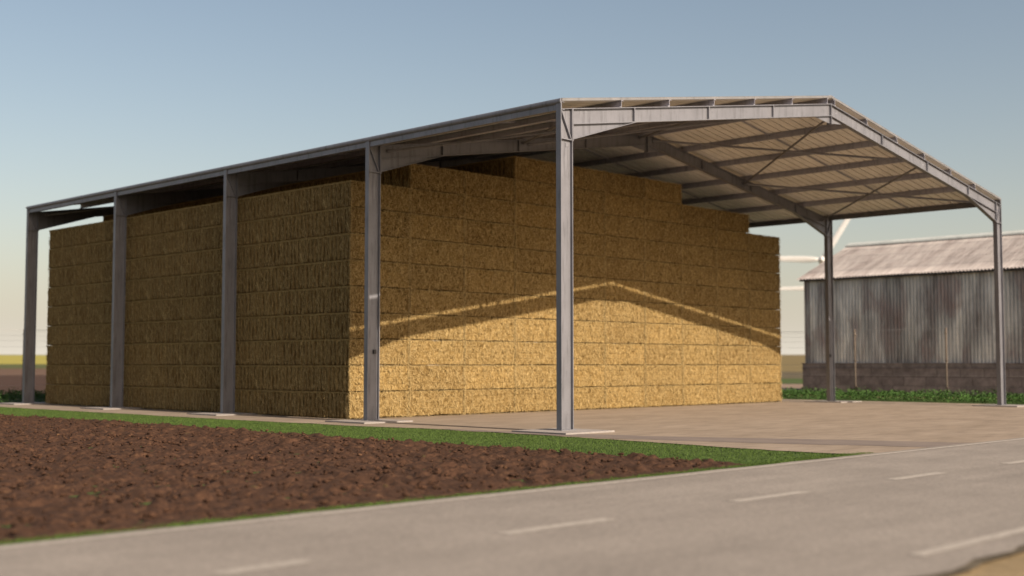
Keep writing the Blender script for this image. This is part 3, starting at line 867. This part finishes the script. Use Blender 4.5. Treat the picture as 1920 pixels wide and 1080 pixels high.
# ------------------------------------------------------------------ wind turbines on the horizon
tw = Mat('turbine_white_paint', 0.45, 0.4); tn = tw.noise(tw.vec(), 0.4, 3)
tw.color(tw.ramp(tn, [(0.3, (0.58, 0.575, 0.57)), (0.7, (0.65, 0.645, 0.64))])); TW = tw.m
def turbine(px, py, dist, label, ph):
    q = CAM + (FW + RT * ((px - 960) / FPX) - RT.cross(FW) * ((py - 540) / FPX)) * dist
    x, y, zh = q
    g0 = float(terrain(np.array(x), np.array(y))) + G - 0.5
    ang = math.atan2(CAM.y - y, CAM.x - x)
    root = tag(empty('wind_turbine', (x, y, g0), ang), label, 'wind turbine', 'white wind turbines beyond the barn')
    H = zh - g0
    m = MB(); m.tube((-1.6, 0, 0), (-1.6, 0, H - 0.7), 0.95, 0.6, 20); m.build('tower', TW, root, False)
    m = MB()
    for i in range(8):
        a, b = i / 8, (i + 1) / 8
        rr = lambda t: 0.85 * math.sqrt(max(0.02, 1 - (2 * t - 1) ** 4))
        m.tube((-0.6 - 4 * a, 0, H), (-0.6 - 4 * b, 0, H), rr(a), rr(b), 14, cap=i in (0, 7))
    m.build('nacelle', TW, root, True)
    m = MB()
    for i in range(5):
        a, b = i / 5, (i + 1) / 5
        m.tube((-0.6 + 1.3 * a, 0, H), (-0.6 + 1.3 * b, 0, H), 0.95 * math.sqrt(1 - a ** 2 * 0.97), 0.95 * math.sqrt(1 - b ** 2 * 0.97), 16, cap=i in (0, 4))
    m.build('hub', TW, root, True)
    LB = 16.0
    for k in range(3):
        m = MB(); vs = []; N = 14; S = 12
        for i in range(N + 1):
            t = i / N
            r = 0.5 + LB * t
            ch = 0.7 + 0.85 * t / 0.18 if t < 0.18 else 1.55 * (1 - (t - 0.18) / 0.82) + 0.9 * (t - 0.18) / 0.82
            th = max(0.07, 0.32 * (1 - t)); tw_ = 0.25 * (1 - t)
            for j in range(S):
                a = 2 * PI * j / S
                c, d = ch / 2 * math.cos(a), th / 2 * math.sin(a)
                vs.append((d * math.cos(tw_) + c * math.sin(tw_), c * math.cos(tw_) - d * math.sin(tw_), r))
        fs = [(i * S + j, i * S + (j + 1) % S, (i + 1) * S + (j + 1) % S, (i + 1) * S + j) for i in range(N) for j in range(S)]
        fs += [tuple(range(S - 1, -1, -1)), tuple(range(N * S, N * S + S))]
        m.add(vs, fs)
        o = m.build('blade', TW, root, True)
        o.location = (0, 0, H); o.rotation_euler = (ph + k * 2 * PI / 3, 0, 0)
# a blade points left as the camera sees it when turned by -90 degrees about the rotor axis
turbine(1541, 487, 300, 'white wind turbine beyond barn, nearer one, one blade pointing up right beside shed column', R_(87.5))
turbine(1553, 540, 406, 'white wind turbine farther off, only one blade showing left of the barn', R_(90))

# ------------------------------------------------------------------ light, sky, camera
EL, AZ = math.radians(31.0), math.radians(0.3)
to_sun = Vector((math.sin(AZ) * math.cos(EL), -math.cos(AZ) * math.cos(EL), math.sin(EL)))
sl = bpy.data.lights.new('sun', 'SUN'); sl.energy = 5.0; sl.angle = math.radians(0.5); sl.color = (1.0, 0.86, 0.70)
so = link(bpy.data.objects.new('sun', sl)); so.location = (0, -40, 60)
so.rotation_euler = (-to_sun).to_track_quat('-Z', 'Y').to_euler()
w = bpy.data.worlds.new('World'); sc.world = w; w.use_nodes = True
nt = w.node_tree; bg = nt.nodes['Background']
sk = nt.nodes.new('ShaderNodeTexSky'); sk.sky_type = 'NISHITA'; sk.sun_disc = False
sk.sun_elevation = EL; sk.sun_rotation = PI - AZ
sk.air_density = 1.0; sk.dust_density = 2.5; sk.ozone_density = 1.0; sk.altitude = 0
tc = nt.nodes.new('ShaderNodeTexCoord')
sx = nt.nodes.new('ShaderNodeSeparateXYZ'); nt.links.new(tc.outputs['Generated'], sx.inputs[0])
def wmath(op, a, b=None):
    n = nt.nodes.new('ShaderNodeMath'); n.operation = op
    for i, v in enumerate((a, b)):
        if v is None: continue
        if isinstance(v, (int, float)): n.inputs[i].default_value = v
        else: nt.links.new(v, n.inputs[i])
    return n.outputs[0]
hz = wmath('EXPONENT', wmath('MULTIPLY', wmath('MAXIMUM', sx.outputs[2], 0.0), -1 / 0.062))
tint = nt.nodes.new('ShaderNodeMix'); tint.data_type = 'RGBA'; tint.blend_type = 'MULTIPLY'; tint.inputs[0].default_value = 1
nt.links.new(sk.outputs[0], tint.inputs[6]); tint.inputs[7].default_value = (1.40, 1.23, 1.06, 1)
mx = nt.nodes.new('ShaderNodeMix'); mx.data_type = 'RGBA'
nt.links.new(hz, mx.inputs[0]); nt.links.new(tint.outputs[2], mx.inputs[6]); mx.inputs[7].default_value = (7.7, 7.0, 5.9, 1)
nt.links.new(mx.outputs[2], bg.inputs[0]); bg.inputs[1].default_value = 0.07

cd = bpy.data.cameras.new('camera'); cam = link(bpy.data.objects.new('camera', cd))
cam.location = CAM; cam.rotation_euler = (PI / 2 + PITCH, 0, -YAW)
cd.sensor_width = 36; cd.lens = FPX / 1920 * 36; cd.clip_start = 0.1; cd.clip_end = 8000
cd.dof.use_dof = True; cd.dof.focus_distance = 28; cd.dof.aperture_fstop = 0.52
sc.camera = cam
sc.cycles.diffuse_bounces = 7
sc.render.resolution_x, sc.render.resolution_y = 1024, 576
vs_ = sc.view_settings
sc.display_settings.display_device = 'sRGB'
vs_.view_transform = 'Standard'; vs_.look = 'None'; vs_.exposure = 0.7; vs_.gamma = 1; vs_.use_curve_mapping = False
